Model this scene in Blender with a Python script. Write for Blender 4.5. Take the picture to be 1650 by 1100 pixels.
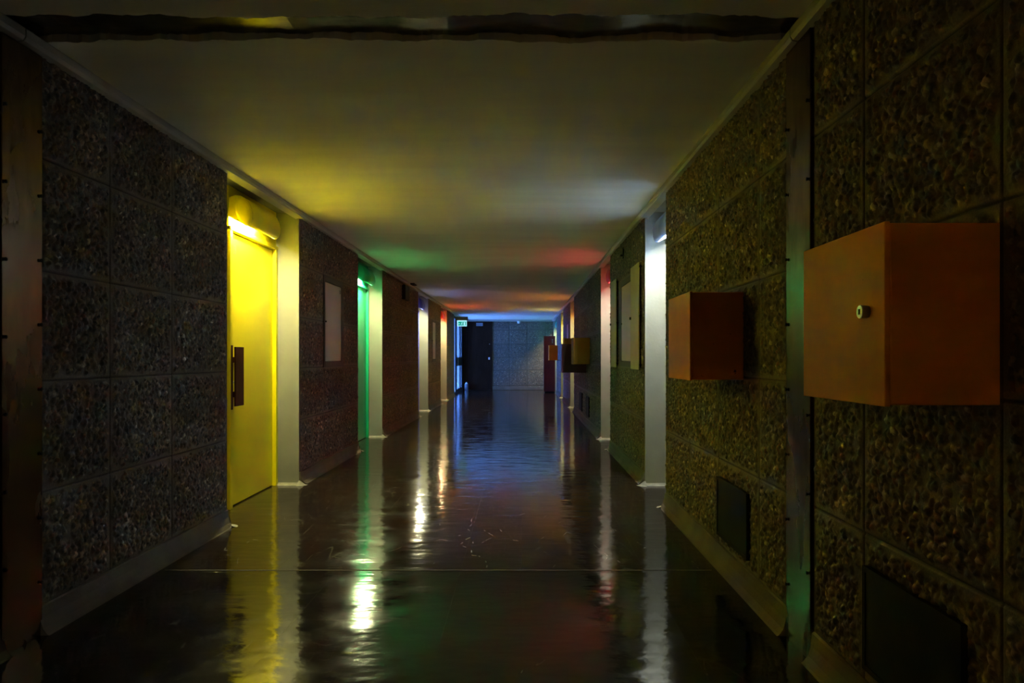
import bpy, bmesh, math, random
import numpy as np
from mathutils import Vector

for o in list(bpy.data.objects): bpy.data.objects.remove(o)
S = bpy.context.scene
C = S.collection

# ------------------------------------------------------------------ camera, world, exposure
CAM_H = 1.04
cd = bpy.data.cameras.new('camera'); cam = bpy.data.objects.new('camera', cd); C.objects.link(cam)
cam.location = (0, 0, CAM_H); cam.rotation_euler = (math.pi/2, 0, 0)
cd.sensor_width = 36; cd.lens = 24.0
cd.shift_x = -16/1650; cd.shift_y = 25/1650
cd.clip_start = 0.05; cd.clip_end = 100
S.camera = cam
W = bpy.data.worlds.new('world'); S.world = W; W.use_nodes = True
W.node_tree.nodes['Background'].inputs[0].default_value = (0.12, 0.30, 1.0, 1)
W.node_tree.nodes['Background'].inputs[1].default_value = 2.6
S.view_settings.view_transform = 'Standard'; S.view_settings.look = 'None'
S.view_settings.gamma = 1; S.view_settings.use_curve_mapping = False
S.view_settings.exposure = 2.9
LAMP = 95.0            # strength of every lamp tube over a door

AL, AR = -1.81, 0.995          # wall planes
NL, NR = -2.00, 1.185          # door planes at the back of the recesses
H = 2.215                      # ceiling
YB, YE = -5.0, 21.6            # wall behind the camera, wall at the far end
random.seed(4); RNG = np.random.default_rng(7)

# ------------------------------------------------------------------ materials
def new_mat(name):
    m = bpy.data.materials.new(name); m.use_nodes = True
    return m, m.node_tree, m.node_tree.nodes['Principled BSDF']
def setv(b, **k):
    names = dict(col='Base Color', rough='Roughness', metal='Metallic', spec='Specular IOR Level', ior='IOR', coat='Coat Weight', coatr='Coat Roughness')
    for a, v in k.items():
        b.inputs[names[a]].default_value = (*v, 1) if a == 'col' else v
def noise_node(nt, scale, detail=4, stretch=(1, 1, 1), rough=0.55):
    tc = nt.nodes.new('ShaderNodeTexCoord'); mp = nt.nodes.new('ShaderNodeMapping')
    mp.inputs['Scale'].default_value = stretch
    n = nt.nodes.new('ShaderNodeTexNoise'); n.inputs['Scale'].default_value = scale
    n.inputs['Detail'].default_value = detail; n.inputs['Roughness'].default_value = rough
    nt.links.new(tc.outputs['Object'], mp.inputs[0]); nt.links.new(mp.outputs[0], n.inputs['Vector'])
    return n
def ramp(nt, fac, stops):
    r = nt.nodes.new('ShaderNodeValToRGB'); e = r.color_ramp.elements
    while len(e) < len(stops): e.new(0.5)
    for i, (p, c) in enumerate(stops):
        e[i].position = p; e[i].color = (*c, 1)
    nt.links.new(fac, r.inputs[0]); return r.outputs[0]
def bump(nt, b, h, strength, dist=0.01, prev=None):
    bp = nt.nodes.new('ShaderNodeBump'); bp.inputs['Strength'].default_value = strength
    bp.inputs['Distance'].default_value = dist; nt.links.new(h, bp.inputs['Height'])
    if prev: nt.links.new(prev, bp.inputs['Normal'])
    nt.links.new(bp.outputs[0], b.inputs['Normal']); return bp.outputs[0]
def mul(c, k): return tuple(min(1, x*k) for x in c)

def paint(name, col, rough=0.45, var=0.12, scale=9, bstr=0.15, spec=0.5, stretch=(1, 1, 1)):
    m, nt, b = new_mat(name); setv(b, rough=rough, spec=spec)
    n = noise_node(nt, scale, 5, stretch)
    nt.links.new(ramp(nt, n.outputs[0], [(0.3, mul(col, 1-var)), (0.7, mul(col, 1+var))]), b.inputs['Base Color'])
    n2 = noise_node(nt, scale*8, 3, stretch); bump(nt, b, n2.outputs[0], bstr, 0.002)
    return m

M = {}
M['plaster'] = paint('cream_plaster', (0.25, 0.25, 0.20), 0.6, 0.06, 5, 0.5, 0.3)
M['plinth'] = paint('smooth_concrete', (0.125, 0.105, 0.075), 0.75, 0.16, 6, 0.6, 0.3)
M['cove'] = paint('pale_cove_mortar', (0.30, 0.28, 0.22), 0.6, 0.2, 25, 0.6)
M['cornice'] = paint('cornice_paint', (0.40, 0.38, 0.33), 0.5, 0.06, 5, 0.2)
M['black'] = paint('black_metal', (0.012, 0.013, 0.012), 0.6, 0.2, 12, 0.2, 0.12)
M['hatch_white'] = paint('hatch_white_paint', (0.48, 0.42, 0.37), 0.45, 0.05, 4, 0.1)
M['hatch_frame'] = paint('hatch_dark_frame', (0.05, 0.045, 0.035), 0.6, 0.2, 12, 0.2)
M['wood'] = paint('dark_brown_wood', (0.050, 0.014, 0.006), 0.6, 0.4, 14, 0.2, 0.15, (6, 6, 0.6))
M['steel'] = paint('steel', (0.5, 0.5, 0.5), 0.3, 0.1, 20, 0.1); M['steel'].node_tree.nodes['Principled BSDF'].inputs['Metallic'].default_value = 1
M['olive'] = paint('olive_paint', (0.42, 0.38, 0.12), 0.5, 0.10, 6, 0.2)
M['maroon'] = paint('maroon_paint', (0.13, 0.010, 0.012), 0.4, 0.15, 6, 0.2)
M['maroon_dark'] = paint('dark_maroon_paint', (0.05, 0.008, 0.012), 0.4, 0.15, 6, 0.2)
M['dark_door'] = paint('dark_door_wood', (0.022, 0.010, 0.005), 0.7, 0.3, 4, 0.2, 0.05, (4, 4, 0.5))
M['digits'] = paint('digit_paint', (0.008, 0.006, 0.002), 0.6, 0.3, 60, 0.1)
M['grey'] = paint('grey_plastic', (0.22, 0.23, 0.25), 0.5, 0.1, 9, 0.1)
M['white_plastic'] = paint('white_plastic', (0.75, 0.75, 0.72), 0.4, 0.03, 9, 0.1)

def orange_mat(name, col):
    # painted steel with worn edges low down and rust specks
    m, nt, b = new_mat(name); setv(b, rough=0.5, spec=0.15)
    n = noise_node(nt, 5, 6); c1 = ramp(nt, n.outputs[0], [(0.3, mul(col, 0.88)), (0.7, mul(col, 1.1))])
    v = noise_node(nt, 38, 2); f = ramp(nt, v.outputs[0], [(0.74, (0, 0, 0)), (0.78, (1, 1, 1))])
    mx = nt.nodes.new('ShaderNodeMixRGB'); mx.inputs[2].default_value = (0.10, 0.035, 0.02, 1)
    nt.links.new(f, mx.inputs[0]); nt.links.new(c1, mx.inputs[1]); nt.links.new(mx.outputs[0], b.inputs['Base Color'])
    n2 = noise_node(nt, 60, 3); bump(nt, b, n2.outputs[0], 0.25, 0.002)
    return m
M['orange'] = orange_mat('orange_box_paint', (0.86, 0.41, 0.045))
M['orange_deep'] = orange_mat('deep_orange_box_paint', (0.66, 0.24, 0.02))
M['ochre'] = orange_mat('ochre_box_paint', (0.38, 0.20, 0.035))

# door paints (name: base colour)
DOOR = {
 'yellow': (0.88, 0.74, 0.003), 'green': (0.012, 0.42, 0.20), 'blue': (0.10, 0.12, 0.62), 'vermilion': (0.75, 0.06, 0.012),
 'pale_blue': (0.30, 0.44, 0.72), 'red': (0.70, 0.035, 0.045), 'orange': (0.85, 0.32, 0.02), 'teal': (0.03, 0.34, 0.28)}
DM = {k: paint(k+'_door_paint', v, 0.38, 0.04, 3, 0.1) for k, v in DOOR.items()}

HOOD_IN = {k: paint(k+'_hood_lining', tuple(0.62+0.2*(c-0.5) for c in v), 0.5, 0.03, 3, 0.05) for k, v in DOOR.items()}

# pebble-dash: colour of each pebble lives in the mesh, the shader adds fine grain
m, nt, b = new_mat('pebble_concrete'); setv(b, rough=0.62, spec=0.4)
at = nt.nodes.new('ShaderNodeAttribute'); at.attribute_name = 'Col'
n = noise_node(nt, 160, 4); mx = nt.nodes.new('ShaderNodeMixRGB'); mx.blend_type = 'MULTIPLY'; mx.inputs[0].default_value = 1
nt.links.new(at.outputs['Color'], mx.inputs[1])
nt.links.new(ramp(nt, n.outputs[0], [(0.25, (0.6, 0.6, 0.6)), (0.75, (1.0, 1.0, 1.0))]), mx.inputs[2])
nt.links.new(mx.outputs[0], b.inputs['Base Color']); bump(nt, b, n.outputs[0], 0.5, 0.003)
M['pebble'] = m

# ceiling plaster
m, nt, b = new_mat('ceiling_plaster'); setv(b, rough=0.75, spec=0.2)
n = noise_node(nt, 2.2, 6, (0.35, 2.2, 1)); nt.links.new(ramp(nt, n.outputs[0], [(0.3, (0.78, 0.76, 0.66)), (0.7, (0.86, 0.84, 0.74))]), b.inputs['Base Color'])
p = bump(nt, b, n.outputs[0], 0.5, 0.03)
n2 = noise_node(nt, 60, 4); bump(nt, b, n2.outputs[0], 0.25, 0.004, p)
M['ceiling'] = m

# polished vinyl tiles
m, nt, b = new_mat('polished_vinyl_tiles'); setv(b, rough=0.10, spec=0.5, ior=1.72)
tc = nt.nodes.new('ShaderNodeTexCoord'); br = nt.nodes.new('ShaderNodeTexBrick')
br.offset = 0.0; br.inputs['Scale'].default_value = 1; br.inputs['Brick Width'].default_value = 0.30; br.inputs['Row Height'].default_value = 0.30
br.inputs['Mortar Size'].default_value = 0.0015; br.inputs['Color1'].default_value = (0.016, 0.0095, 0.006, 1); br.inputs['Color2'].default_value = (0.022, 0.013, 0.0085, 1)
br.inputs['Mortar'].default_value = (0.004, 0.003, 0.003, 1)
nt.links.new(tc.outputs['Object'], br.inputs['Vector'])
n = noise_node(nt, 7, 8, (1, 1, 1), 0.7); mx = nt.nodes.new('ShaderNodeMixRGB'); mx.blend_type = 'ADD'; mx.inputs[0].default_value = 1
nt.links.new(br.outputs['Color'], mx.inputs[1])
nt.links.new(ramp(nt, n.outputs[0], [(0.45, (0, 0, 0)), (0.8, (0.014, 0.012, 0.009))]), mx.inputs[2])
# scuffs: thin curved lines where a warped noise crosses one value
sc = noise_node(nt, 3.1, 1.5, (1, 0.5, 1), 0.6)
sub = nt.nodes.new('ShaderNodeMath'); sub.operation = 'SUBTRACT'; sub.inputs[1].default_value = 0.5; nt.links.new(sc.outputs[0], sub.inputs[0])
ab = nt.nodes.new('ShaderNodeMath'); ab.operation = 'ABSOLUTE'; nt.links.new(sub.outputs[0], ab.inputs[0])
line = ramp(nt, ab.outputs[0], [(0.0, (1, 1, 1)), (0.0020, (0, 0, 0))])
br2 = noise_node(nt, 14, 3); brk = ramp(nt, br2.outputs[0], [(0.52, (0, 0, 0)), (0.6, (1, 1, 1))])
ml = nt.nodes.new('ShaderNodeMixRGB'); ml.blend_type = 'MULTIPLY'; ml.inputs[0].default_value = 1
nt.links.new(line, ml.inputs[1]); nt.links.new(brk, ml.inputs[2])
mx2 = nt.nodes.new('ShaderNodeMixRGB'); mx2.inputs[2].default_value = (0.22, 0.20, 0.16, 1)
nt.links.new(ml.outputs[0], mx2.inputs[0]); nt.links.new(mx.outputs[0], mx2.inputs[1]); nt.links.new(mx2.outputs[0], b.inputs['Base Color'])
last = mx2
for ang, st, scl, off in ((0.5, (3.0, 0.35, 1), 1.9, 3.1), (-0.35, (4.0, 0.3, 1), 1.3, 8.7), (1.2, (2.5, 0.5, 1), 2.3, 5.5)):
    s3 = noise_node(nt, scl, 0.5, st); mp = s3.inputs['Vector'].links[0].from_node; mp.inputs['Rotation'].default_value = (0, 0, ang); mp.inputs['Location'].default_value = (off, off, 0)
    a3 = nt.nodes.new('ShaderNodeMath'); a3.operation = 'SUBTRACT'; a3.inputs[1].default_value = 0.47; nt.links.new(s3.outputs[0], a3.inputs[0])
    b3 = nt.nodes.new('ShaderNodeMath'); b3.operation = 'ABSOLUTE'; nt.links.new(a3.outputs[0], b3.inputs[0])
    l3 = ramp(nt, b3.outputs[0], [(0.0, (0.7, 0.7, 0.7)), (0.0016, (0, 0, 0))])
    k3 = noise_node(nt, 6+scl, 3); kk = ramp(nt, k3.outputs[0], [(0.48, (0, 0, 0)), (0.56, (1, 1, 1))])
    m3 = nt.nodes.new('ShaderNodeMixRGB'); m3.blend_type = 'MULTIPLY'; m3.inputs[0].default_value = 1; nt.links.new(l3, m3.inputs[1]); nt.links.new(kk, m3.inputs[2])
    x3 = nt.nodes.new('ShaderNodeMixRGB'); x3.inputs[2].default_value = (0.16, 0.14, 0.11, 1); nt.links.new(m3.outputs[0], x3.inputs[0]); nt.links.new(last.outputs[0], x3.inputs[1]); last = x3
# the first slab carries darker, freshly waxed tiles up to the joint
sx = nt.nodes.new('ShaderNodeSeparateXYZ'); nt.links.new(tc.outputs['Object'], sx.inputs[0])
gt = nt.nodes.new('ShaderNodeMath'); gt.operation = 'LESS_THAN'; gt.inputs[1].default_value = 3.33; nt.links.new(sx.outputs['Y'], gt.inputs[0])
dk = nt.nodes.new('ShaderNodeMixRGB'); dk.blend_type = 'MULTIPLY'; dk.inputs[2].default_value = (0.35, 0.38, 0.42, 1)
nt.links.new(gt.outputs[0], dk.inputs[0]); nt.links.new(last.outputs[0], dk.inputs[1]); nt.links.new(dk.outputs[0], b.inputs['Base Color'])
rn = noise_node(nt, 5, 6); rr = ramp(nt, rn.outputs[0], [(0.35, (0.07,)*3), (0.75, (0.17,)*3)]); nt.links.new(rr, b.inputs['Roughness'])
w1 = noise_node(nt, 3.4, 2, (1.0, 2.2, 1)); p = bump(nt, b, w1.outputs[0], 0.35, 0.010)
w2 = noise_node(nt, 26, 2, (1, 2.0, 1)); p = bump(nt, b, w2.outputs[0], 0.28, 0.0011, p)
inv = nt.nodes.new('ShaderNodeMath'); inv.operation = 'SUBTRACT'; inv.inputs[0].default_value = 1; nt.links.new(br.outputs['Fac'], inv.inputs[1])
bump(nt, b, inv.outputs[0], 0.25, 0.0008, p)
M['floor'] = m

# bronzed sheet metal
m, nt, b = new_mat('bronzed_sheet'); setv(b, metal=0.95, rough=0.3)
n = noise_node(nt, 6, 6, (1, 1, 0.35)); nt.links.new(ramp(nt, n.outputs[0], [(0.3, (0.06, 0.036, 0.018)), (0.7, (0.26, 0.16, 0.08))]), b.inputs['Base Color'])
nt.links.new(ramp(nt, n.outputs[0], [(0.3, (0.34,)*3), (0.7, (0.15,)*3)]), b.inputs['Roughness'])
n2 = noise_node(nt, 3, 3, (1, 1, 0.5)); bump(nt, b, n2.outputs[0], 0.15, 0.004)
M['bronze'] = m
m, nt, b = new_mat('blackened_sheet'); setv(b, metal=0.9, rough=0.22)
n = noise_node(nt, 9, 6, (1, 2.5, 1)); nt.links.new(ramp(nt, n.outputs[0], [(0.3, (0.06, 0.055, 0.04)), (0.7, (0.30, 0.28, 0.20))]), b.inputs['Base Color'])
bump(nt, b, n.outputs[0], 0.35, 0.004)
M['blackened'] = m
def emit(name, col, st):
    m = bpy.data.materials.new(name); m.use_nodes = True; nt = m.node_tree; nt.nodes.clear()
    e = nt.nodes.new('ShaderNodeEmission'); e.inputs[0].default_value = (*col, 1); e.inputs[1].default_value = st
    o = nt.nodes.new('ShaderNodeOutputMaterial'); nt.links.new(e.outputs[0], o.inputs[0]); return m
M['tube'] = emit('lamp_tube_glow', (1.0, 0.94, 0.48), LAMP)
M['tube_cool'] = emit('cool_lamp_tube_glow', (0.97, 0.98, 0.86), LAMP*0.78)
M['tube_fill'] = emit('added_fill_tube_glow', (1.0, 0.93, 0.70), LAMP*0.36)  # weak warm fill for the unseen lamps added behind the camera
M['exit_green'] = emit('exit_sign_green', (0.0, 0.62, 0.42), 0.07)
M['exit_white'] = emit('exit_sign_white', (0.40, 0.85, 1.0), 0.15)
m = bpy.data.materials.new('window_glass'); m.use_nodes = True; nt = m.node_tree; nt.nodes.clear()
tr0 = nt.nodes.new('ShaderNodeBsdfTransparent'); tr0.inputs[0].default_value = (0.9, 0.95, 1, 1); tl = nt.nodes.new('ShaderNodeBsdfTranslucent'); tl.inputs[0].default_value = (0.9, 0.93, 1, 1); tr = nt.nodes.new('ShaderNodeMixShader'); tr.inputs[0].default_value = 0.3; nt.links.new(tr0.outputs[0], tr.inputs[1]); nt.links.new(tl.outputs[0], tr.inputs[2]); gl = nt.nodes.new('ShaderNodeBsdfGlossy'); gl.inputs['Roughness'].default_value = 0.03
fr = nt.nodes.new('ShaderNodeFresnel'); fr.inputs[0].default_value = 1.2; mi = nt.nodes.new('ShaderNodeMixShader'); o = nt.nodes.new('ShaderNodeOutputMaterial')
nt.links.new(fr.outputs[0], mi.inputs[0]); nt.links.new(tr.outputs[0], mi.inputs[1]); nt.links.new(gl.outputs[0], mi.inputs[2]); nt.links.new(mi.outputs[0], o.inputs[0])
M['glass'] = m

# ------------------------------------------------------------------ mesh helpers
def obj(name, bm, mats, parent=None, smooth=False, bevel=0):
    me = bpy.data.meshes.new(name); bmesh.ops.recalc_face_normals(bm, faces=bm.faces); bm.to_mesh(me); bm.free()
    for k in (mats if isinstance(mats, (list, tuple)) else [mats]): me.materials.append(k)
    if smooth: me.polygons.foreach_set('use_smooth', [True]*len(me.polygons))
    o = bpy.data.objects.new(name, me); C.objects.link(o)
    if parent: o.parent = parent
    if bevel:
        md = o.modifiers.new('bevel', 'BEVEL'); md.width = bevel; md.segments = 2; md.limit_method = 'ANGLE'
    return o
def bx(bm, x0, x1, y0, y1, z0, z1, mi=0):
    v = [bm.verts.new(p) for p in ((x0,y0,z0),(x1,y0,z0),(x1,y1,z0),(x0,y1,z0),(x0,y0,z1),(x1,y0,z1),(x1,y1,z1),(x0,y1,z1))]
    for f in ((0,3,2,1),(4,5,6,7),(0,1,5,4),(1,2,6,5),(2,3,7,6),(3,0,4,7)):
        fc = bm.faces.new([v[i] for i in f]); fc.material_index = mi
def boxes(*bs):
    bm = bmesh.new()
    for q in bs: bx(bm, *q)
    return bm
def prism(bm, pts, ax, a, b):
    """extrude polygon pts (2-D) along axis ax from a to b"""
    def P(p, t): return {'x': (t, p[0], p[1]), 'y': (p[0], t, p[1]), 'z': (p[0], p[1], t)}[ax]
    A = [bm.verts.new(P(p, a)) for p in pts]; B = [bm.verts.new(P(p, b)) for p in pts]
    n = len(pts); bm.faces.new(A[::-1]); bm.faces.new(B)
    for i in range(n): bm.faces.new((A[i], A[(i+1) % n], B[(i+1) % n], B[i]))
def cyl(bm, c, ax, r, l, seg=16, r2=None):
    r2 = r if r2 is None else r2
    ring = []
    for t, rad in ((-l/2, r), (l/2, r2)):
        vs = []
        for k in range(seg):
            a = 2*math.pi*k/seg; u, v = rad*math.cos(a), rad*math.sin(a)
            p = {'x': (t, u, v), 'y': (u, t, v), 'z': (u, v, t)}[ax]
            vs.append(bm.verts.new((c[0]+p[0], c[1]+p[1], c[2]+p[2])))
        ring.append(vs)
    bm.faces.new(ring[0][::-1]); bm.faces.new(ring[1])
    for k in range(seg): bm.faces.new((ring[0][k], ring[0][(k+1) % seg], ring[1][(k+1) % seg], ring[1][k]))
def thing(name, label, cat, loc=(0, 0, 0), group=None):
    o = bpy.data.objects.new(name, None); C.objects.link(o); o.location = loc; o.empty_display_size = 0.1
    o['label'] = label; o['category'] = cat
    if group: o['group'] = group
    return o
def tag(o, label, cat, group=None):
    o['label'] = label; o['category'] = cat
    if group: o['group'] = group
    return o
def struct(o, label=None, cat=None):
    o['kind'] = 'structure'
    if label: o['label'] = label
    if cat: o['category'] = cat
    return o

# ------------------------------------------------------------------ pebble height / colour field
TS = 0.0025; TW, TH = 640, 480                      # tile of 1.6 m x 1.2 m
hf = np.zeros((TH, TW), np.float32); cf = np.zeros((TH, TW, 3), np.float32)
cf[:] = (0.125, 0.098, 0.07)
pal = [((0.060, 0.058, 0.050), 0.16), ((0.11, 0.09, 0.068), 0.26), ((0.18, 0.135, 0.09), 0.26), ((0.13, 0.125, 0.105), 0.14), ((0.27, 0.21, 0.14), 0.07), ((0.40, 0.34, 0.25), 0.015), ((0.19, 0.10, 0.06), 0.04)]
pc = np.array([p[0] for p in pal]); pp = np.array([p[1] for p in pal]); pp = pp/pp.sum()
for k in range(9500):
    cx, cy = RNG.random()*TW, RNG.random()*TH
    a = RNG.uniform(0.0055, 0.0135)/TS; bb = a*RNG.uniform(0.55, 0.95); th = RNG.random()*math.pi
    hgt = RNG.uniform(0.0035, 0.0085) * (a*TS/0.010)
    R = int(a)+2; iy = np.arange(int(cy)-R, int(cy)+R+1); ix = np.arange(int(cx)-R, int(cx)+R+1)
    X, Y = np.meshgrid(ix-cx, iy-cy); u = X*math.cos(th)+Y*math.sin(th); v = -X*math.sin(th)+Y*math.cos(th)
    q = (u/a)**2+(v/bb)**2
    hh = np.where(q < 1, hgt*np.sqrt(np.clip(1-q, 0, 1))+0.0008, 0)
    I, J = np.meshgrid(iy % TH, ix % TW, indexing='ij')
    sel = hh > hf[I, J]
    col = pc[RNG.choice(len(pal), p=pp)]*RNG.uniform(0.8, 1.42)
    hf[I[sel], J[sel]] = hh[sel]; cf[I[sel], J[sel]] = col

ROWS = [0.10, 0.53, 0.95, 1.365, 1.79, 2.20]
def pebble_sheet(name, to_world, s0, s1, joints, res, holes=(), rows=ROWS, zb=0.09, parent=None):
    """to_world(s, z, h) -> xyz arrays; joints: vertical joints along s; one mesh for one stretch of wall"""
    s = np.linspace(s0, s1, max(2, int((s1-s0)/res)+1)); z = np.linspace(zb, 2.2, int((2.2-zb)/res)+1)
    Sg, Z = np.meshgrid(s, z)
    J = np.array(sorted(set([s0]+list(joints)+[s1]))); Rr = np.array(rows)
    ci = np.clip(np.searchsorted(J, Sg, side='right')-1, 0, len(J)-2); ri = np.clip(np.searchsorted(Rr, Z, side='right')-1, 0, len(Rr)-2)
    ds = np.minimum(Sg-J[ci], J[ci+1]-Sg); dz = np.minimum(np.abs(Z-Rr[ri]), np.abs(Rr[ri+1]-Z)); d = np.minimum(ds, dz)
    off = RNG.integers(0, 10000, (len(J), len(Rr), 2)); flip = RNG.integers(0, 2, (len(J), len(Rr)))*2-1
    I = ((Z/TS).astype(int)+off[ci, ri, 0]) % TH; K = ((Sg/TS).astype(int)*flip[ci, ri]+off[ci, ri, 1]) % TW
    h = hf[I, K].copy(); c = cf[I, K].copy()
    wob = 0.006*np.sin(Sg*61+Z*37)+0.004*np.sin(Z*113-Sg*89)
    edge = np.clip((d-0.017+wob)/0.010, 0, 1)
    tone = RNG.uniform(0.82, 1.15, (len(J), len(Rr)))[ci, ri]
    mortar = np.array((0.16, 0.13, 0.092))
    h = h*edge; c = c*edge[..., None]*tone[..., None] + mortar*(1-edge[..., None])
    gap = d < max(0.0035, res*0.55)
    border = np.minimum(np.minimum(Sg-s0, s1-Sg), 1) < 0.004
    gap &= ~border
    h = np.where(gap, -0.006, h); c = np.where(gap[..., None], np.array((0.045, 0.037, 0.028)), c)
    P = np.stack(to_world(Sg, Z, h), -1).reshape(-1, 3)
    ny, nx = Sg.shape; idx = np.arange(ny*nx).reshape(ny, nx)
    F = np.stack([idx[:-1, :-1], idx[:-1, 1:], idx[1:, 1:], idx[1:, :-1]], -1).reshape(-1, 4)
    sc = (Sg[:-1, :-1]+Sg[1:, 1:]).reshape(-1)/2; zc = (Z[:-1, :-1]+Z[1:, 1:]).reshape(-1)/2
    keep = np.ones(len(F), bool)
    for a0, a1, b0, b1 in holes: keep &= ~((sc > a0) & (sc < a1) & (zc > b0) & (zc < b1))
    F = F[keep]
    me = bpy.data.meshes.new(name); me.vertices.add(len(P)); me.vertices.foreach_set('co', P.astype(np.float32).ravel())
    me.loops.add(F.size); me.loops.foreach_set('vertex_index', F.ravel().astype(np.int32))
    me.polygons.add(len(F)); me.polygons.foreach_set('loop_start', np.arange(0, F.size, 4, dtype=np.int32))
    me.polygons.foreach_set('use_smooth', np.ones(len(F), bool))
    me.update(calc_edges=True)
    at = me.color_attributes.new('Col', 'FLOAT_COLOR', 'POINT')
    at.data.foreach_set('color', np.concatenate([c.reshape(-1, 3), np.ones((len(P), 1))], 1).astype(np.float32).ravel())
    me.materials.append(M['pebble'])
    o = bpy.data.objects.new(name, me); C.objects.link(o)
    if parent: o.parent = parent
    return o

# ------------------------------------------------------------------ large structure
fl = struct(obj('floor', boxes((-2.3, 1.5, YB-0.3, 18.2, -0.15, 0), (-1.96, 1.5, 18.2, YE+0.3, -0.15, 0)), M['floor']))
# slab joint across the floor
struct(obj('trim_1', boxes((AL+0.07, AR-0.07, 3.325, 3.335, 0.0, 0.0012)), M['plinth']))

def ceiling_slab(name, y0, y1, ragged):
    bm = bmesh.new(); n = 150; X0, X1 = AL-0.02, AR+0.02
    def jag(x, sgn): return sgn*(0.010*math.sin(x*3.1+1)+0.007*math.sin(x*9.7)+0.006*math.sin(x*31+2)+random.uniform(-0.005, 0.005))
    rows = []
    for i in range(n+1):
        x = X0+(X1-X0)*i/n
        a = y0+(jag(x, 1) if ragged == 0 else 0); b2 = y1+(jag(x+7, 1) if ragged == 1 else 0)
        rows.append([bm.verts.new(p) for p in ((x, a, H), (x, b2, H), (x, b2, H+0.12), (x, a, H+0.12))])
    for i in range(n):
        for k in range(4): bm.faces.new((rows[i][k], rows[i+1][k], rows[i+1][(k+1) % 4], rows[i][(k+1) % 4]))
    bm.faces.new(rows[0]); bm.faces.new(rows[-1][::-1])
    return struct(obj(name, bm, M['ceiling']))
ceiling_slab('ceiling', YB, 2.353, 1)
ceiling_slab('ceiling.001', 2.535, YE+0.1, 0)
struct(obj('ceiling.002', boxes((-2.3, 1.5, YB-0.3, 18.2, H+0.12, H+0.3), (-1.96, 1.5, 18.2, YE+0.3, H+0.12, H+0.3)), M['ceiling']))
# dark sheet over the expansion joint in the ceiling
bm = bmesh.new(); n = 40
prev = None
for i in range(n+1):
    x = AL+(AR-AL)*i/n; zz = H+0.022+0.006*math.sin(i*0.8)
    cur = [bm.verts.new(p) for p in ((x, 2.30, zz), (x, 2.59, zz+0.003), (x, 2.59, zz+0.03), (x, 2.30, zz+0.03))]
    if prev:
        for k in range(4): bm.faces.new((prev[k], cur[k], cur[(k+1) % 4], prev[(k+1) % 4]))
    prev = cur
struct(obj('trim_2', bm, M['blackened'], smooth=False))

# openings: (near, far, door colour, lamp?)
LEFT = [(4.19, 5.55, 'yellow'), (7.54, 8.86, 'green'), (11.92, 13.19, 'blue'), (15.2, 16.45, 'vermilion')]
RIGHT = [(4.72, 5.53, 'pale_blue'), (7.68, 8.62, 'red'), (13.0, 14.05, 'orange'), (16.4, 17.35, 'yellow')]
L_END, R_END = 18.2, 19.5      # where the side walls stop before the end lobby openings
BACK = -2.6                    # unseen openings added behind the camera
LEFT_B = [(-1.9, -0.7, 'orange')]; RIGHT_B = [(-3.4, -2.5, 'orange')]

def seg_list(ops, y0, y1):
    out = []; cur = y0
    for o in sorted(ops): out.append((cur, o[0])); cur = o[1]
    out.append((cur, y1)); return out

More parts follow.
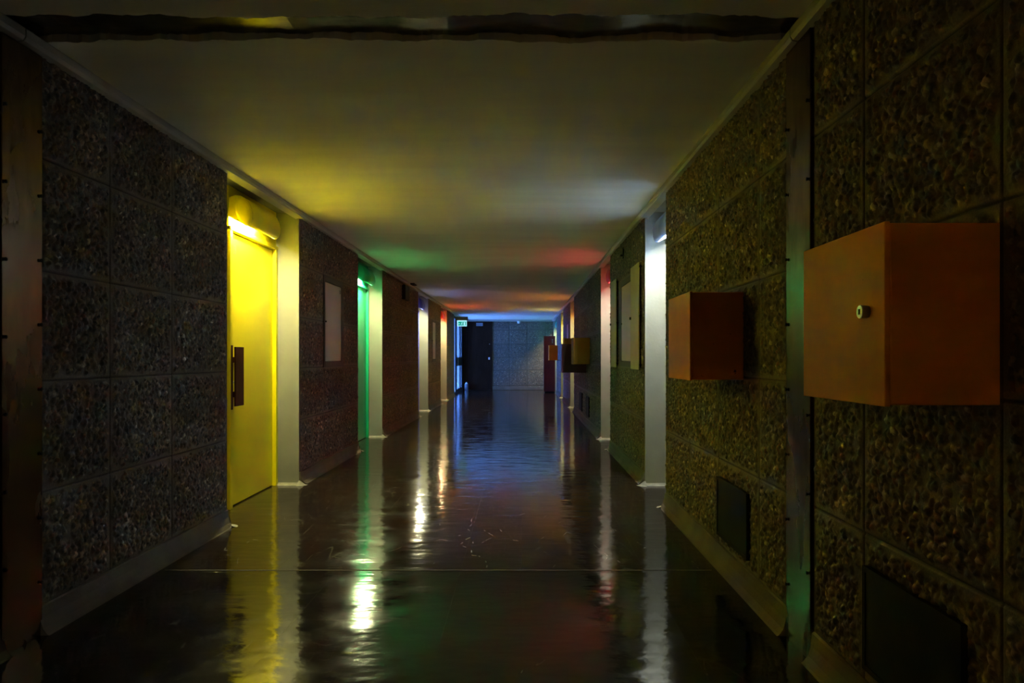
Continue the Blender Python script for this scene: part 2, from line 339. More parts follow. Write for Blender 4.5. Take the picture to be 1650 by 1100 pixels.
JOINTS = {  # explicit vertical joints read off the near walls
 ('l', 0): [3.0, 3.53], ('r', 0): [2.86, 3.45, 4.04]}
def cols(a, b, w=0.56):
    n = max(1, round((b-a)/w)); return [a+(b-a)*i/n for i in range(1, n)]
CV = 0.055
def wall_segment(side, a, b, joints, res, holes=(), end_a=True, end_b=True):
    sg = -1 if side == 'l' else 1; face = AL if side == 'l' else AR; back = NL if side == 'l' else NR
    nm = 'wall_left' if side == 'l' else 'wall_right'
    def tw(s, z, h): return (face-sg*(h), s, z)
    o = struct(pebble_sheet(nm, tw, a, b, joints, res, holes))
    core = bmesh.new(); bo = back+sg*0.10
    x0, x1 = sorted((face+sg*0.012, bo)); bx(core, x0, x1, a+0.0005, b-0.0005, 0, 2.2)
    # painted plaster reveals at both ends
    e0, e1 = sorted((face+sg*0.002, bo))
    for t, on in ((a, end_a), (b, end_b)):
        if on: bx(core, e0, e1, *((t-0.004, t+0.012) if t == a else (t-0.012, t+0.004)), 0, 2.21)
    struct(obj(nm+'_core' if False else nm, core, M['plaster']))
    # plinth: flat strip that flares to the floor; lower corners rounded off at the openings
    bm = bmesh.new(); prof = [(0.0, 0.105), (0.006, 0.10), (0.010, 0.06), (0.020, 0.025), (0.036, 0.004), (0.044, 0.0)]
    L = b-a; ss = [0, .004, .012, .025, .04, .06, .09]; 
    ys = [a+t for t in ss]+[a+L*i/12 for i in range(1, 12) if a+L*i/12 > a+.1 and a+L*i/12 < b-.1]+[b-t for t in reversed(ss)]
    r = 0.06; rows = []
    for y in ys:
        e = []
        if end_a: e.append(y-a)
        if end_b: e.append(b-y)
        t = min(e) if e else 1
        lift = 0 if t >= r else r-math.sqrt(max(0, r*r-(r-t)**2))
        row = []
        for (u, z) in prof:
            z2 = max(z, lift); k = 1 if lift <= z else max(0.35, 1-(lift-z)/0.08)
            row.append(bm.verts.new((face-sg*u*k-sg*0.001, y, z2)))
        row.append(bm.verts.new((face+sg*0.02, y, lift*0.0))); row.append(bm.verts.new((face+sg*0.02, y, 0.105)))
        rows.append(row)
    for i in range(len(rows)-1):
        m_ = len(rows[i])
        for k in range(m_): bm.faces.new((rows[i][k], rows[i+1][k], rows[i+1][(k+1) % m_], rows[i][(k+1) % m_]))
    bm.faces.new(rows[0]); bm.faces.new(rows[-1][::-1])
    struct(obj('baseboard_left' if side == 'l' else 'baseboard_right', bm, M['plinth'], smooth=False))
    # pale mortar cove that rounds each corner into the floor
    for t, on, dr in ((a, end_a, -1), (b, end_b, 1)):
        if not on: continue
        bm = bmesh.new(); N = 10; Rn = 7; grid = []
        for i in range(N+1):
            ang = (math.pi/2)*i/N; row = []
            for j in range(Rn+1):
                f = j/Rn; rad = 0.075*f; zz = 0.06*(1-math.sin(math.pi/2*f))**1.3
                px = face+sg*0.012-sg*(math.cos(ang)*rad+0.004); py = t-dr*0.014+dr*math.sin(ang)*rad
                row.append(bm.verts.new((px, py, zz+0.0006)))
            grid.append(row)
        for i in range(N):
            for j in range(Rn): 
                if j == 0: bm.faces.new((grid[i][0], grid[i][1], grid[i+1][1])) if True else None
                else: bm.faces.new((grid[i][j], grid[i][j+1], grid[i+1][j+1], grid[i+1][j]))
        # run of the cove along the foot of the reveal, into the recess
        x0 = face+sg*0.0; x1 = back
        pr = [(0, 0.022), (0.006, 0.010), (0.014, 0.003), (0.026, 0.0006)]
        A = [bm.verts.new((x0, t+dr*(0.004+u), z)) for u, z in pr]; B = [bm.verts.new((x1, t+dr*(0.004+u), z)) for u, z in pr]
        for k in range(3): bm.faces.new((A[k], A[k+1], B[k+1], B[k]))
        struct(obj('trim_4', bm, M['cove'], smooth=True))

def resf(y): return 0.0045 if y < 2.4 else 0.005 if y < 4.5 else 0.006 if y < 8 else 0.009 if y < 13 else 0.014
HATCH_L = [(6.215, 6.91, 0.945, 1.79)]; HATCH_R = [(6.17, 6.95, 0.945, 1.79)]
# left
wall_segment('l', YB, LEFT_B[0][0], cols(YB, -1.9), 0.03, (), False, True)
wall_segment('l', LEFT_B[0][1], 2.37, cols(-0.7, 2.37), 0.02, (), True, False)
wall_segment('l', 2.55, 4.19, [3.0, 3.53], 0.005, (), False, True)
wall_segment('l', 5.55, 7.54, [6.215, 6.91], 0.006, HATCH_L)
wall_segment('l', 8.86, 11.92, cols(8.86, 11.92, .6), 0.008)
wall_segment('l', 13.19, 15.2, [13.75, 14.35], 0.012, [(13.75, 14.35, 0.945, 1.79)])
wall_segment('l', 16.45, L_END, cols(16.45, L_END), 0.014)
# right
wall_segment('r', YB, -3.4, cols(YB, -3.4), 0.03, (), False, True)
wall_segment('r', -2.5, 1.2, cols(-2.5, 1.2), 0.02, (), True, False)
wall_segment('r', 1.2, 2.325, [1.415, 1.985], 0.0042, (), False, False)
wall_segment('r', 2.545, 4.72, [2.86, 3.45, 4.04], 0.005, (), False, True)
wall_segment('r', 5.53, 7.68, [6.17, 6.95], 0.006, HATCH_R)
wall_segment('r', 8.62, 13.0, cols(8.62, 13.0, .58), 0.008)
wall_segment('r', 14.05, 16.4, [14.5, 15.2], 0.012, [(14.5, 15.2, 0.945, 1.79)])
wall_segment('r', 17.35, R_END, cols(17.35, R_END), 0.014)

# far wall and the wall behind the camera
struct(pebble_sheet('wall_back', lambda s, z, h: (s, YE-h, z), -0.93, 1.30, [-0.40, 0.17, 0.74], 0.013, rows=[0.13, 0.62, 1.04, 1.46, 1.9, 2.2]))
struct(obj('wall_back', boxes((-1.94, 1.5, YE+0.01, YE+0.3, 0, H+0.1), (-0.965, -0.93, YE-0.03, YE+0.01, 0, 2.17)), M['plinth']))
struct(obj('baseboard_back', boxes((-0.93, 1.185, YE-0.035, YE+0.01, 0, 0.10)), M['plinth'], bevel=0.01))
struct(obj('wall_front', boxes((-2.3, 1.5, YB-0.25, YB, 0, H+0.1)), M['plaster']))
struct(obj('trim_3', boxes((-2.0, 1.185, YE-0.07, YE+0.01, 2.165, H)), M['cornice'], bevel=0.006))
# outer shell that keeps daylight out
struct(obj('wall_left_outer', boxes((-2.3, -2.1, YB-0.3, L_END, 0, H+0.12)), M['plinth'])).name = 'wall_left'
struct(obj('wall_right_outer', boxes((1.285, 1.5, YB-0.3, YE+0.3, 0, H+0.12)), M['plinth'])).name = 'wall_right'
# cornice bead along both walls, with the header behind it that makes the recess soffits
def cornice(name, side):
    sg = -1 if side == 'l' else 1; face = AL if side == 'l' else AR
    bm = bmesh.new()
    pts = [(face-sg*0.036, H), (face-sg*0.036, 2.186), (face-sg*0.028, 2.172), (face+sg*0.03, 2.160), (face+sg*0.03, H)]
    for y0, y1 in ((YB, 2.44), (2.445, YE-0.07)): prism(bm, pts, 'y', y0, y1)
    return struct(obj(name, bm, M['cornice'], bevel=0.002))
cornice('trim_5', 'l'); cornice('trim_6', 'r')
struct(obj('ceiling', boxes((-2.1, AL-0.02, YB, 18.2, 2.212, H+0.12), (-1.96, AL-0.02, 18.2, YE, 2.212, H+0.12)), M['plaster'])).name = 'ceiling'
struct(obj('ceiling', boxes((AR+0.02, 1.29, YB, YE, 2.212, H+0.12)), M['plaster'])).name = 'ceiling'

# ------------------------------------------------------------------ doors in their recesses
def text_mesh(name, s, size, mat, parent, loc, rot, ext=0.0008):
    cu = bpy.data.curves.new(name, 'FONT'); cu.body = s; cu.size = size; cu.extrude = ext
    tmp = bpy.data.objects.new(name, cu); C.objects.link(tmp); bpy.context.view_layer.update()
    me = bpy.data.meshes.new_from_object(tmp.evaluated_get(bpy.context.evaluated_depsgraph_get()))
    bpy.data.objects.remove(tmp); me.materials.clear(); me.materials.append(mat)
    o = bpy.data.objects.new(name, me); C.objects.link(o); o.parent = parent; o.location = loc; o.rotation_euler = rot
    return o
def door(idx, side, a, b, colour, words, detail=True, number=None):
    sg = -1 if side == 'l' else 1; xd = NL if side == 'l' else NR; m = DM[colour]
    root = bpy.data.objects.new('door_%d' % idx, None); C.objects.link(root); root.location = (xd, (a+b)/2, 0)
    root['kind'] = 'structure'; root['label'] = words; root['category'] = 'door'; root.empty_display_size = 0.1
    def X(u): return -sg*u        # u: distance out of the door plane, local
    ly0, ly1 = a-(a+b)/2, b-(a+b)/2
    def B(*q):
        bm = bmesh.new()
        for (u0, u1, y0, y1, z0, z1) in q:
            xs = sorted((X(u0), X(u1))); bx(bm, xs[0], xs[1], y0, y1, z0, z1)
        return bm
    f = 0.045; n0 = ly0+max(0.0, (ly1-ly0)-0.91) if (ly1-ly0) > 1.05 else ly0     # leaf leaves a fixed side panel when the recess is wide
    if n0 > ly0+0.02: obj('side_panel', B((-0.09, -0.004, ly0, n0+0.0, 0, 2.212)), m, root)
    obj('transom_panel', B((-0.09, 0.004, n0+0.005, ly1-0.002, 1.935, 2.212)), m, root, bevel=0.002)
    obj('door_frame', B((-0.09, 0.018, n0, n0+f, 0, 1.935), (-0.09, 0.018, ly1-f, ly1-0.003, 0, 1.935), (-0.09, 0.022, n0, ly1-0.003, 1.905, 1.935)), m, root, bevel=0.004)
    leaf = obj('door_leaf', B((-0.09, -0.012, n0+f+0.003, ly1-f-0.004, 0.008, 1.900)), m, root, bevel=0.003)
    c = n0+f+0.003
    if detail:
        obj('pull_handle', B((0.022, 0.034, c+0.002, c+0.142, 0.70, 1.11), (-0.012, 0.022, c+0.06, c+0.09, 0.76, 0.80), (-0.012, 0.022, c+0.06, c+0.09, 1.0, 1.04)), M['wood'], root, bevel=0.003)
        bm = bmesh.new(); pts = []
        for k in range(13): t = math.pi*k/12; pts.append((c+0.027+0.016*math.cos(t), 0.985+0.013*math.sin(t)))
        for k in range(13): t = math.pi+math.pi*k/12; pts.append((c+0.027+0.016*math.cos(t), 0.805+0.013*math.sin(t)))
        prism(bm, pts, 'x', *sorted((X(-0.012), X(-0.004)))); lp = obj('lock_plate', bm, M['wood'], root)
        bm = bmesh.new(); cyl(bm, (X(0.004), c+0.030, 0.865), 'x', 0.006, 0.018, 12); obj('key_cylinder', bm, M['steel'], lp)
        obj('strike_plate', B((0.010, 0.0195, n0+0.01, n0+0.04, 0.68, 1.12)), M['wood'], root)
    if number:
        text_mesh('door_number', number, 0.085, M['digits'], root, (X(-0.0118), c+0.035 if sg < 0 else c+0.10, 1.76), (math.pi/2, 0, math.pi/2 if sg < 0 else -math.pi/2))
    return root

def wall_lamp(side, a, b, colour, label, y0, y1, tube='tube'):
    sg = -1 if side == 'l' else 1; xd = NL if side == 'l' else NR
    yc = (y0+y1)/2; root = thing('wall_lamp', label, 'lamp', (xd, yc, 1.93), 'hooded lamps over the apartment doors')
    h = (y1-y0)/2
    def P(u, z): return (-sg*u, z-1.93)
    outer = [(0.004, 2.128), (0.05, 2.142), (0.085, 2.138), (0.118, 2.120), (0.145, 2.090), (0.163, 2.050), (0.170, 2.010), (0.168, 1.975), (0.158, 1.948), (0.142, 1.935), (0.128, 1.934)]
    cen = (0.07, 2.03)
    inner = [(u+(cen[0]-u)*0.05, z+(cen[1]-z)*0.05) for u, z in outer]
    bm = bmesh.new(); rows = []
    for y in (-h, h):
        rows.append(([bm.verts.new((P(u, z)[0], y, P(u, z)[1])) for u, z in outer], [bm.verts.new((P(u, z)[0], y, P(u, z)[1])) for u, z in inner]))
    n = len(outer)
    for k in range(n-1):
        bm.faces.new((rows[0][0][k], rows[0][0][k+1], rows[1][0][k+1], rows[1][0][k])); fi = bm.faces.new((rows[0][1][k], rows[1][1][k], rows[1][1][k+1], rows[0][1][k+1])); fi.material_index = 1
        for r in rows: bm.faces.new((r[0][k], r[1][k], r[1][k+1], r[0][k+1]))
    for k in (0, n-1): bm.faces.new((rows[0][0][k], rows[1][0][k], rows[1][1][k], rows[0][1][k]))
    obj('hood', bm, [DM[colour], HOOD_IN[colour]], root, smooth=True)
    # bulging end caps, open towards the wall
    cap = [(0.052, 2.100), (0.066, 2.130), (0.09, 2.136), (0.118, 2.120), (0.145, 2.090), (0.163, 2.050), (0.170, 2.010), (0.168, 1.975), (0.158, 1.948), (0.142, 1.932), (0.120, 1.934), (0.095, 1.950), (0.07, 1.98), (0.054, 2.02), (0.048, 2.06)]
    flat = [(0.001, 2.126), (0.05, 2.140), (0.085, 2.136), (0.118, 2.118), (0.145, 2.088), (0.161, 2.050), (0.168, 2.010), (0.166, 1.975), (0.157, 1.948), (0.142, 1.932), (0.10, 1.948), (0.05, 1.972), (0.001, 2.0)]
    cc = (0.112, 2.035)
    for s_ in (-1, 1):
        bm = bmesh.new(); prev = None
        for (k, dy) in ((1.0, -0.004), (1.0, 0.004), (0.93, 0.011), (0.75, 0.017), (0.4, 0.020)):
            ring = [bm.verts.new((P(cc[0]+(u-cc[0])*k, 0)[0], s_*(h+dy), cc[1]+(z-cc[1])*k-1.93)) for u, z in cap]
            if prev:
                for i in range(len(cap)): bm.faces.new((prev[i], prev[(i+1) % len(cap)], ring[(i+1) % len(cap)], ring[i]))
            else: bm.faces.new(ring)
            prev = ring
        bm.faces.new(prev)
        prism(bm, [P(u, z) for u, z in flat], 'y', *sorted((s_*(h-0.002), s_*(h+0.003))))
        obj('end_cap', bm, DM[colour], root, smooth=False)
    bm = bmesh.new(); cyl(bm, (P(0.08, 0)[0], 0, 1.992-1.93), 'y', 0.016, 2*h-0.05, 12)
    obj('lamp_tube', bm, M[tube], root, smooth=True)
    bm = bmesh.new(); x0, x1 = sorted((P(0.004, 0)[0], P(0.02, 0)[0])); bx(bm, x0, x1, -h+0.01, h-0.01, 2.04-1.93, 2.125-1.93)
    for t in (-1, 1):
        xx = sorted((P(0.004, 0)[0], P(0.07, 0)[0])); bx(bm, xx[0], xx[1], t*(h-0.016)-0.006, t*(h-0.016)+0.006, 2.00-1.93, 2.06-1.93)
    obj('lamp_holder', bm, M['white_plastic'], root)
    return root

ordl = {0: 'nearest', 1: 'second', 2: 'third', 3: 'farthest'}
di = 1
for i, (a, b, c) in enumerate(LEFT):
    cn = {'vermilion': 'orange red'}.get(c, c)
    door(di, 'l', a, b, c, f'{cn} apartment door recessed in the left wall', True, '13' if i == 0 else None); di += 1
    wall_lamp('l', a, b, c, {0: 'large yellow rounded lamp hood over the yellow door on the left', 1: 'green rounded lamp hood over the green door', 2: 'dark blue lamp hood over the third recess on the left', 3: 'orange red lamp hood over the last recess on the left'}[i], a+0.46, a+0.98)
for i, (a, b, c) in enumerate(RIGHT):
    cn = {'pale_blue': 'pale blue'}.get(c, c)
    door(di, 'r', a, b, c, f'{cn} apartment door recessed in the right wall', i == 0); di += 1
    wall_lamp('r', a, b, c, {0: 'slate blue lamp hood over the nearest recess on the right', 1: 'red lamp hood over the second recess on the right', 2: 'orange lamp hood over the third recess on the right', 3: 'small yellow lamp hood over the farthest yellow recess on the right'}[i], a+0.16, a+0.58, 'tube_cool' if i < 2 else 'tube')
# the far lobby's teal door on the right
struct(obj('wall_right', boxes((AR-0.0, 1.285, 21.35, 21.6, 0, 2.2)), M['plaster']))
door(di, 'r', R_END, 21.35, 'teal', 'teal door in the far lobby at the right end', False); di += 1
wall_lamp('r', R_END, 21.35, 'teal', 'teal lamp hood at the far right end above the maroon cabinet', 20.45, 20.95)
# unseen doors and weak lamps added behind the camera to warm the near walls
for side, L_ in (('l', LEFT_B), ('r', RIGHT_B)):
    for a, b, c in L_:
        door(di, side, a, b, c, f'{c} door in the {"left" if side == "l" else "right"} wall added unseen behind the viewer', False); di += 1
        wall_lamp(side, a, b, c, f'{c} lamp hood over the {"left" if side == "l" else "right"} door behind the viewer, added unseen for warm fill light', a+0.3, a+0.75, 'tube_fill')

# ------------------------------------------------------------------ metal cover strips over the expansion joint
def strip(name, side, y0, y1):
    sg = -1 if side == 'l' else 1; face = AL if side == 'l' else AR
    bm = bmesh.new(); x0, x1 = sorted((face-sg*0.012, face+sg*0.02)); bx(bm, x0, x1, y0, y1, 0.0, 2.165)
    o = struct(obj(name, bm, M['bronze'], bevel=0.002))
    bx_ = sorted((face+sg*0.03, face+sg*0.3)); struct(obj('wall_left' if side == 'l' else 'wall_right', boxes((bx_[0], bx_[1], y0-0.05, y1+0.05, 0, 2.2)), M['black']))
    for yy, zs in ((y0+0.012, [0.30+0.27*k for k in range(7)]), (y1-0.012, [0.2+0.24*k for k in range(8)])):
        for z in zs:
            bm = bmesh.new(); cyl(bm, (face-sg*0.015, yy, z), 'x', 0.0065, 0.008, 10, 0.004 if sg > 0 else 0.0065); obj('screw', bm, M['black'], o, smooth=True)
strip('trim_7', 'l', 2.36, 2.56); strip('trim_8', 'r', 2.33, 2.54)

# ------------------------------------------------------------------ meter boxes on the right wall
def meter_box(label, y0, w=0.41, z0=0.94, hh=0.385, mat='orange', latch=False, proj=0.245, side_mat=None):
    root = thing('meter_box', label, 'box', (AR, y0+w/2, z0), 'metal boxes on the right wall')
    d = proj; bm = bmesh.new(); t = 0.004
    bx(bm, -d+0.012, -0.004, -w/2, w/2, 0, hh)
    obj('body', bm, M[side_mat or mat], root, bevel=0.003)
    bm = bmesh.new(); bx(bm, -d, -d+0.012, -w/2-0.001, w/2+0.001, -0.003, hh+0.003); dr = obj('box_door', bm, M[mat], root, bevel=0.002)
    for z in (0.03, 0.18, 0.33):
        bm = bmesh.new(); cyl(bm, (-d+0.008, w/2+0.003, z), 'z', 0.005, 0.04, 8); obj('hinge', bm, M['black'], dr)
    if latch:
        k = bmesh.new(); cyl(k, (-d-0.008, -w/2+0.068, 0.198), 'x', 0.015, 0.020, 20, 0.013); kn = obj('lock_knob', k, M['steel'], dr, smooth=False, bevel=0.002)
        k = bmesh.new(); bx(k, -d-0.0195, -d-0.017, -w/2+0.065, -w/2+0.071, 0.192, 0.204); obj('key_slot', k, M['black'], kn)
    return root
meter_box('large orange metal box with round lock, nearest on the right wall', 1.413, 0.405, 0.94, 0.378, 'orange', True)
meter_box('plain orange metal box beside the pale blue recess, second from the front', 3.05, 0.44, 0.938, 0.392, 'orange_deep')
meter_box('ochre metal box in front of the dark maroon box, third on the right wall', 9.95, 0.42, 0.935, 0.385, 'ochre')
meter_box('olive box mostly hidden behind the dark maroon box', 12.05, 0.4, 0.95, 0.42, 'ochre')
meter_box('small far orange box in front of the tall maroon cabinet', 18.95, 0.40, 0.95, 0.415, 'orange_deep')
# dark maroon hose box
t = thing('hose_box', 'dark maroon box sticking out behind the ochre box', 'box', (AR, 10.65, 0.80))
obj('body', boxes((-0.36, -0.004, -0.14, 0.14, 0, 0.44)), M['maroon_dark'], t, bevel=0.004)
obj('box_door', boxes((-0.375, -0.36, -0.145, 0.145, -0.004, 0.444)), M['maroon'], t, bevel=0.003)
# tall maroon cabinet near the end
t = thing('hose_cabinet', 'tall maroon cabinet standing against the right wall at the far end', 'cabinet', (AR, 20.15, 0))
obj('body', boxes((-0.335, -0.02, -0.14, 0.14, 0.03, 1.655)), M['maroon'], t, bevel=0.004)
obj('cabinet_door', boxes((-0.352, -0.335, -0.145, 0.145, 0.03, 1.66)), M['maroon'], t, bevel=0.003)
obj('notice_plate', boxes((-0.13, -0.07, -0.143, -0.140, 1.42, 1.58)), M['maroon_dark'], t)
for k in range(3): obj('notice_mark', boxes((-0.12, -0.08, -0.1445, -0.143, 1.45+0.045*k, 1.468+0.045*k)), M['hatch_white'], t)
obj('base', boxes((-0.32, -0.03, -0.12, 0.12, 0, 0.03)), M['black'], t)

# ------------------------------------------------------------------ delivery hatches
def hatch(side, fy0, fy1, py0, py1, pz0, pz1, label, number=None, keyhole=True):
    sg = -1 if side == 'l' else 1; face = AL if side == 'l' else AR
    yc = (fy0+fy1)/2; root = thing('delivery_hatch', label, 'hatch', (face, yc, 0.945), 'delivery hatches in the corridor walls')
    def X(u): return -sg*u
    bm = bmesh.new(); z0, z1 = 0.0, 0.845; P0, P1 = pz0-0.945, pz1-0.945
    x0, x1 = sorted((X(-0.012), X(0.006)))
    bx(bm, x0, x1, fy0-yc, py0-yc, z0, z1); bx(bm, x0, x1, py1-yc, fy1-yc, z0, z1); bx(bm, x0, x1, py0-yc, py1-yc, z0, P0); bx(bm, x0, x1, py0-yc, py1-yc, P1, z1)
    obj('frame', bm, M['hatch_frame'], root, bevel=0.002)
    bm = bmesh.new(); x0, x1 = sorted((X(-0.012), X(0.003))); bx(bm, x0, x1, py0-yc+0.003, py1-yc-0.003, P0+0.003, P1-0.003)
    pn = obj('hatch_door', bm, M['hatch_white'], root, bevel=0.002)
    if keyhole:
        bm = bmesh.new(); cyl(bm, (X(0.006), (py0 if side == 'l' else py1)-yc+(0.02 if side == 'l' else -0.02), (P0+P1)/2), 'x', 0.009, 0.008, 12); obj('lock', bm, M['black'], pn)
    if number: text_mesh('hatch_number', number, 0.05, M['digits'], pn, (X(0.0035), py1-yc-0.075, P1-0.07), (math.pi/2, 0, math.pi/2))
    return root
hatch('l', 6.215, 6.91, 6.265, 6.825, 1.0, 1.735, 'white delivery hatch in dark frame between the yellow and green doors', '13')
hatch('r', 6.17, 6.95, 6.22, 6.80, 1.0, 1.735, 'white delivery hatch between the two olive panels on the right', None, True)
hatch('l', 13.75, 14.35, 13.83, 14.27, 1.0, 1.75, 'narrow pale hatch in the left wall before the orange red recess')
hatch('r', 14.5, 15.2, 14.6, 15.1, 1.0, 1.75, 'pinkish hatch in the far right wall behind the ochre box')
# olive sheet panels either side of the right hatch
def olive_panel(y0, y1, z0, z1, label):
    t = thing('wall_panel', label, 'panel', (AR, (y0+y1)/2, z0), 'olive panels beside the right hatch')
    w = (y1-y0)/2
    obj('sheet', boxes((-0.026, -0.018, -w, w, 0, z1-z0)), M['olive'], t, bevel=0.002)
    obj('back_box', boxes((-0.018, -0.002, -w+0.02, w-0.02, 0.02, z1-z0-0.02)), M['black'], t)
    for z in (0.04, (z1-z0)/2, z1-z0-0.04):
        bm = bmesh.new(); cyl(bm, (-0.014, -w-0.012, z), 'x', 0.008, 0.020, 10); obj('hinge', bm, M['black'], t)
    bm = bmesh.new(); cyl(bm, (-0.032, w-0.02, (z1-z0)/2), 'x', 0.012, 0.014, 12); obj('lock', bm, M['black'], t)
olive_panel(5.665, 6.09, 0.935, 1.83, 'tall olive sheet panel nearest to the wide pale column')
olive_panel(7.03, 7.44, 0.935, 1.85, 'olive sheet panel right beside the red recess, farther of the two')
# low cover plates
def cover(y0, y1, z0, z1, label):
    t = thing('cover_plate', label, 'panel', (AR, (y0+y1)/2, z0), 'dark cover plates low on the right wall')
    w = (y1-y0)/2; h = z1-z0
    obj('plate', boxes((-0.018, -0.001, -w, w, 0, h)), M['black'], t, bevel=0.002)
    bm = bmesh.new()
    bx(bm, -0.021, -0.018, -w, -w+0.015, 0, h); bx(bm, -0.021, -0.018, w-0.015, w, 0, h); bx(bm, -0.021, -0.018, -w+.015, w-.015, 0, .015); bx(bm, -0.021, -0.018, -w+.015, w-.015, h-.015, h)
    obj('rim', bm, M['black'], t)
cover(1.515, 1.955, 0.15, 0.445, 'largest dark cover plate, low on the wall under the big orange box')
cover(2.965, 3.42, 0.155, 0.445, 'dark cover plate low on the wall below the second orange box')
cover(9.98, 10.42, 0.155, 0.45, 'far dark cover plate below the ochre box, nearer of two')
cover(11.15, 11.58, 0.155, 0.45, 'farthest dark cover plate low on the right wall')

# small fittings
t = thing('emergency_light', 'small black box high on the left wall beyond the green door', 'fitting', (AL, 10.45, 1.91))
obj('body', boxes((0.002, 0.06, -0.19, 0.19, 0, 0.215)), M['black'], t, bevel=0.008)
obj('bracket', boxes((0.0, 0.02, -0.05, 0.05, 0.215, 0.24)), M['black'], t)
t = thing('wall_bracket', 'small black bracket high above the right hatch', 'fitting', (AR, 6.66, 2.00))
obj('plate', boxes((-0.012, -0.001, -0.025, 0.025, 0, 0.11)), M['black'], t)
bm = bmesh.new(); cyl(bm, (-0.02, 0, 0.03), 'x', 0.008, 0.03, 10); obj('hook', bm, M['black'], t)
t = thing('cable_clip', 'small dark clip on the left cornice beyond the green door', 'fitting', (AL+0.05, 11.0, 2.195))
obj('clip', boxes((-0.02, 0.05, -0.15, 0.10, 0, 0.02)), M['black'], t, bevel=0.003)

# ------------------------------------------------------------------ far end: dark door, glazing, exit sign
root = bpy.data.objects.new('door_20', None); C.objects.link(root); root.location = (-1.36, YE, 0)
struct(root, 'tall dark brown door in the far wall', 'door')
obj('door_leaf', boxes((-0.40, 0.385, -0.02, 0.01, 0.008, 2.13)), M['dark_door'], root, bevel=0.003)
obj('door_frame', boxes((-0.54, -0.40, -0.04, 0.01, 0, 2.17), (0.385, 0.425, -0.04, 0.01, 0, 2.17), (-0.40, 0.385, -0.04, 0.01, 2.13, 2.17)), M['dark_door'], root)
lk = obj('lock_plate', boxes((0.30, 0.345, -0.027, -0.02, 0.96, 1.03)), M['white_plastic'], root)
bm = bmesh.new(); cyl(bm, (0.322, -0.035, 0.99), 'y', 0.010, 0.02, 10); obj('knob', bm, M['steel'], lk)
bm = bmesh.new(); cyl(bm, (0.335, -0.025, 1.45), 'y', 0.012, 0.01, 10); obj('upper_lock', bm, M['steel'], root)
sg_ = tag(obj('door_sign', boxes((-0.105, 0.105, -0.008, 0.0, 0.0, 0.10)), M['grey'], None, bevel=0.003), 'small grey plate at the top of the dark far door', 'sign'); sg_.location = (-1.36+0.02, YE-0.021, 2.02)

GX = -1.90
root = bpy.data.objects.new('door_21', None); C.objects.link(root); root.location = (GX, 20.0, 0)
struct(root, 'dark framed glazed door with daylight behind, at the far left', 'door')
def R_(y0, y1, z0, z1, t=0.03): return (-t, t, y0-20, y1-20, z0, z1)
obj('door_frame', boxes(R_(19.33, 19.62, 0, 2.17), R_(20.72, 20.90, 0, 2.17), R_(21.32, 21.59, 0, 2.17), R_(19.62, 20.72, 0.78, 1.03), R_(20.9, 21.32, 0.78, 1.03), R_(19.62, 20.72, 0, 0.10), R_(20.9, 21.32, 0, 0.10), R_(18.2, 18.9, 0, 2.2), R_(18.9, 21.59, 2.12, 2.212), R_(18.9, 19.33, 0, 0.05)), M['black'], root)
for y0, y1, z0, z1 in ((18.9, 19.33, 0.05, 2.12), (19.62, 20.72, 0.10, 0.78), (19.62, 20.72, 1.03, 2.12), (20.9, 21.32, 0.10, 0.78), (20.9, 21.32, 1.03, 2.12)):
    obj('pane', boxes((-0.004, 0.004, y0-20, y1-20, z0, z1)), M['glass'], root)
bm = bmesh.new(); cyl(bm, (0.06, 19.68-20, 0.95), 'z', 0.01, 0.3, 10); bx(bm, 0.03, 0.06, -0.33, -0.31, 0.83, 0.85); bx(bm, 0.03, 0.06, -0.33, -0.31, 1.05, 1.07); obj('door_handle', bm, M['steel'], root)
struct(obj('wall_left', boxes((-1.94, -1.86, 21.58, YE+0.05, 0, 2.2)), M['black']))
# unseen slab added outside to block sky light from above
struct(obj('ceiling', boxes((-5.5, -2.0, 17.5, 24, 2.25, 2.4)), M['plaster']))
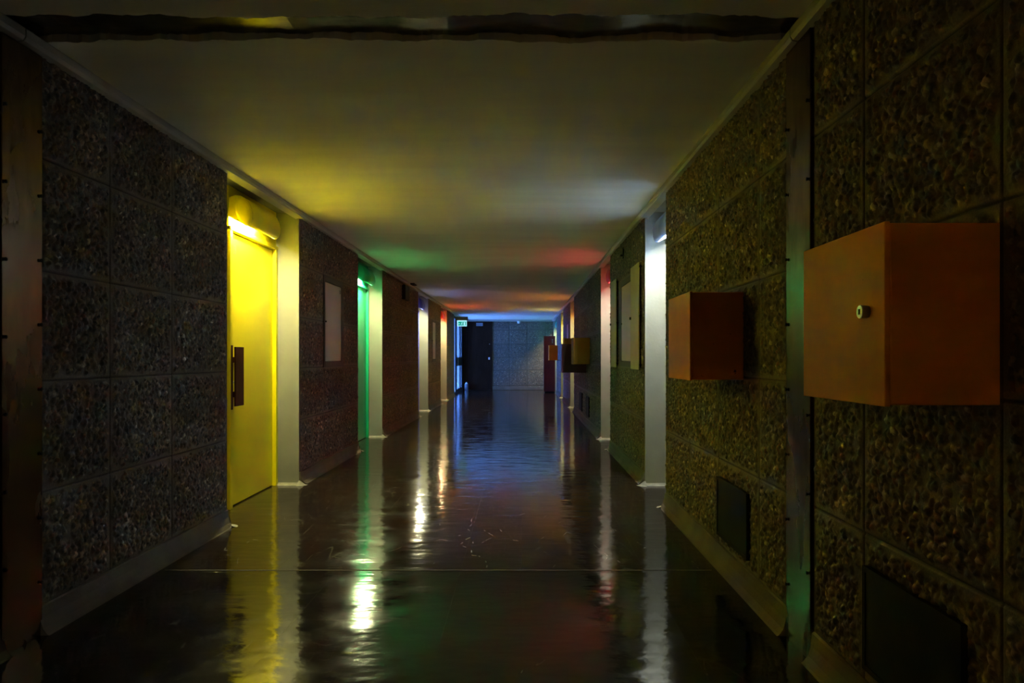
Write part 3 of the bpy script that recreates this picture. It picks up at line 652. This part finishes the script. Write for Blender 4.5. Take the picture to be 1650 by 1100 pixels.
# exit sign
t = thing('exit_sign', 'small lit green and white exit sign at the far left', 'sign', (-1.62, 18.45, 1.87))
obj('housing', boxes((-0.17, 0.16, -0.01, 0.05, 0.16, 0.26)), M['grey'], t, bevel=0.004)
obj('sign_panel', boxes((-0.13, 0.13, 0.0, 0.02, 0.0, 0.16)), M['exit_white'], t)
obj('green_field', boxes((-0.10, 0.11, -0.003, 0.0, 0.02, 0.125)), M['exit_green'], t)
bm = bmesh.new()
def blade(p, q, w):
    a = Vector(p); b_ = Vector(q); n_ = Vector((-(b_-a).y, (b_-a).x)).normalized()*w/2
    prism(bm, [tuple(a+n_), tuple(b_+n_), tuple(b_-n_), tuple(a-n_)], 'y', -0.006, -0.003)
for p, q, w in (((0.0, 0.095), (-0.01, 0.065), 0.014), ((-0.01, 0.068), (0.012, 0.05), 0.009), ((0.012, 0.05), (0.008, 0.03), 0.008), ((-0.01, 0.068), (-0.02, 0.045), 0.009), ((-0.02, 0.045), (-0.04, 0.043), 0.008), ((0.0, 0.092), (0.022, 0.082), 0.007), ((0.0, 0.092), (-0.022, 0.085), 0.007)): blade(p, q, w)
cyl(bm, (0.006, -0.0045, 0.107), 'y', 0.009, 0.003, 12)
blade((-0.09, 0.07), (-0.05, 0.07), 0.010); prism(bm, [(-0.095, 0.07), (-0.075, 0.088), (-0.075, 0.052)], 'y', -0.006, -0.003)
prism(bm, [(0.045, 0.03), (0.085, 0.03), (0.085, 0.112), (0.045, 0.112)], 'y', -0.006, -0.003)
obj('pictogram', bm, M['exit_white'], t)
t = thing('canister', 'small grey canister on the floor beside the dark far door', 'canister', (-1.74, 21.40, 0))
bm = bmesh.new(); cyl(bm, (0, 0, 0.10), 'z', 0.06, 0.20, 20); obj('body', bm, M['grey'], t, smooth=False, bevel=0.006)
bm = bmesh.new(); cyl(bm, (0, 0, 0.225), 'z', 0.045, 0.05, 20, 0.02); obj('lid', bm, M['white_plastic'], t)
t = thing('detector', 'small round detector on the far header beam', 'fitting', (-0.10, YE-0.13, 2.13))
bm = bmesh.new(); cyl(bm, (0, 0, 0.0), 'z', 0.04, 0.07, 18, 0.05); obj('body', bm, M['white_plastic'], t)
obj('arm', boxes((-0.015, 0.015, 0.03, 0.062, -0.005, 0.03)), M['white_plastic'], t)
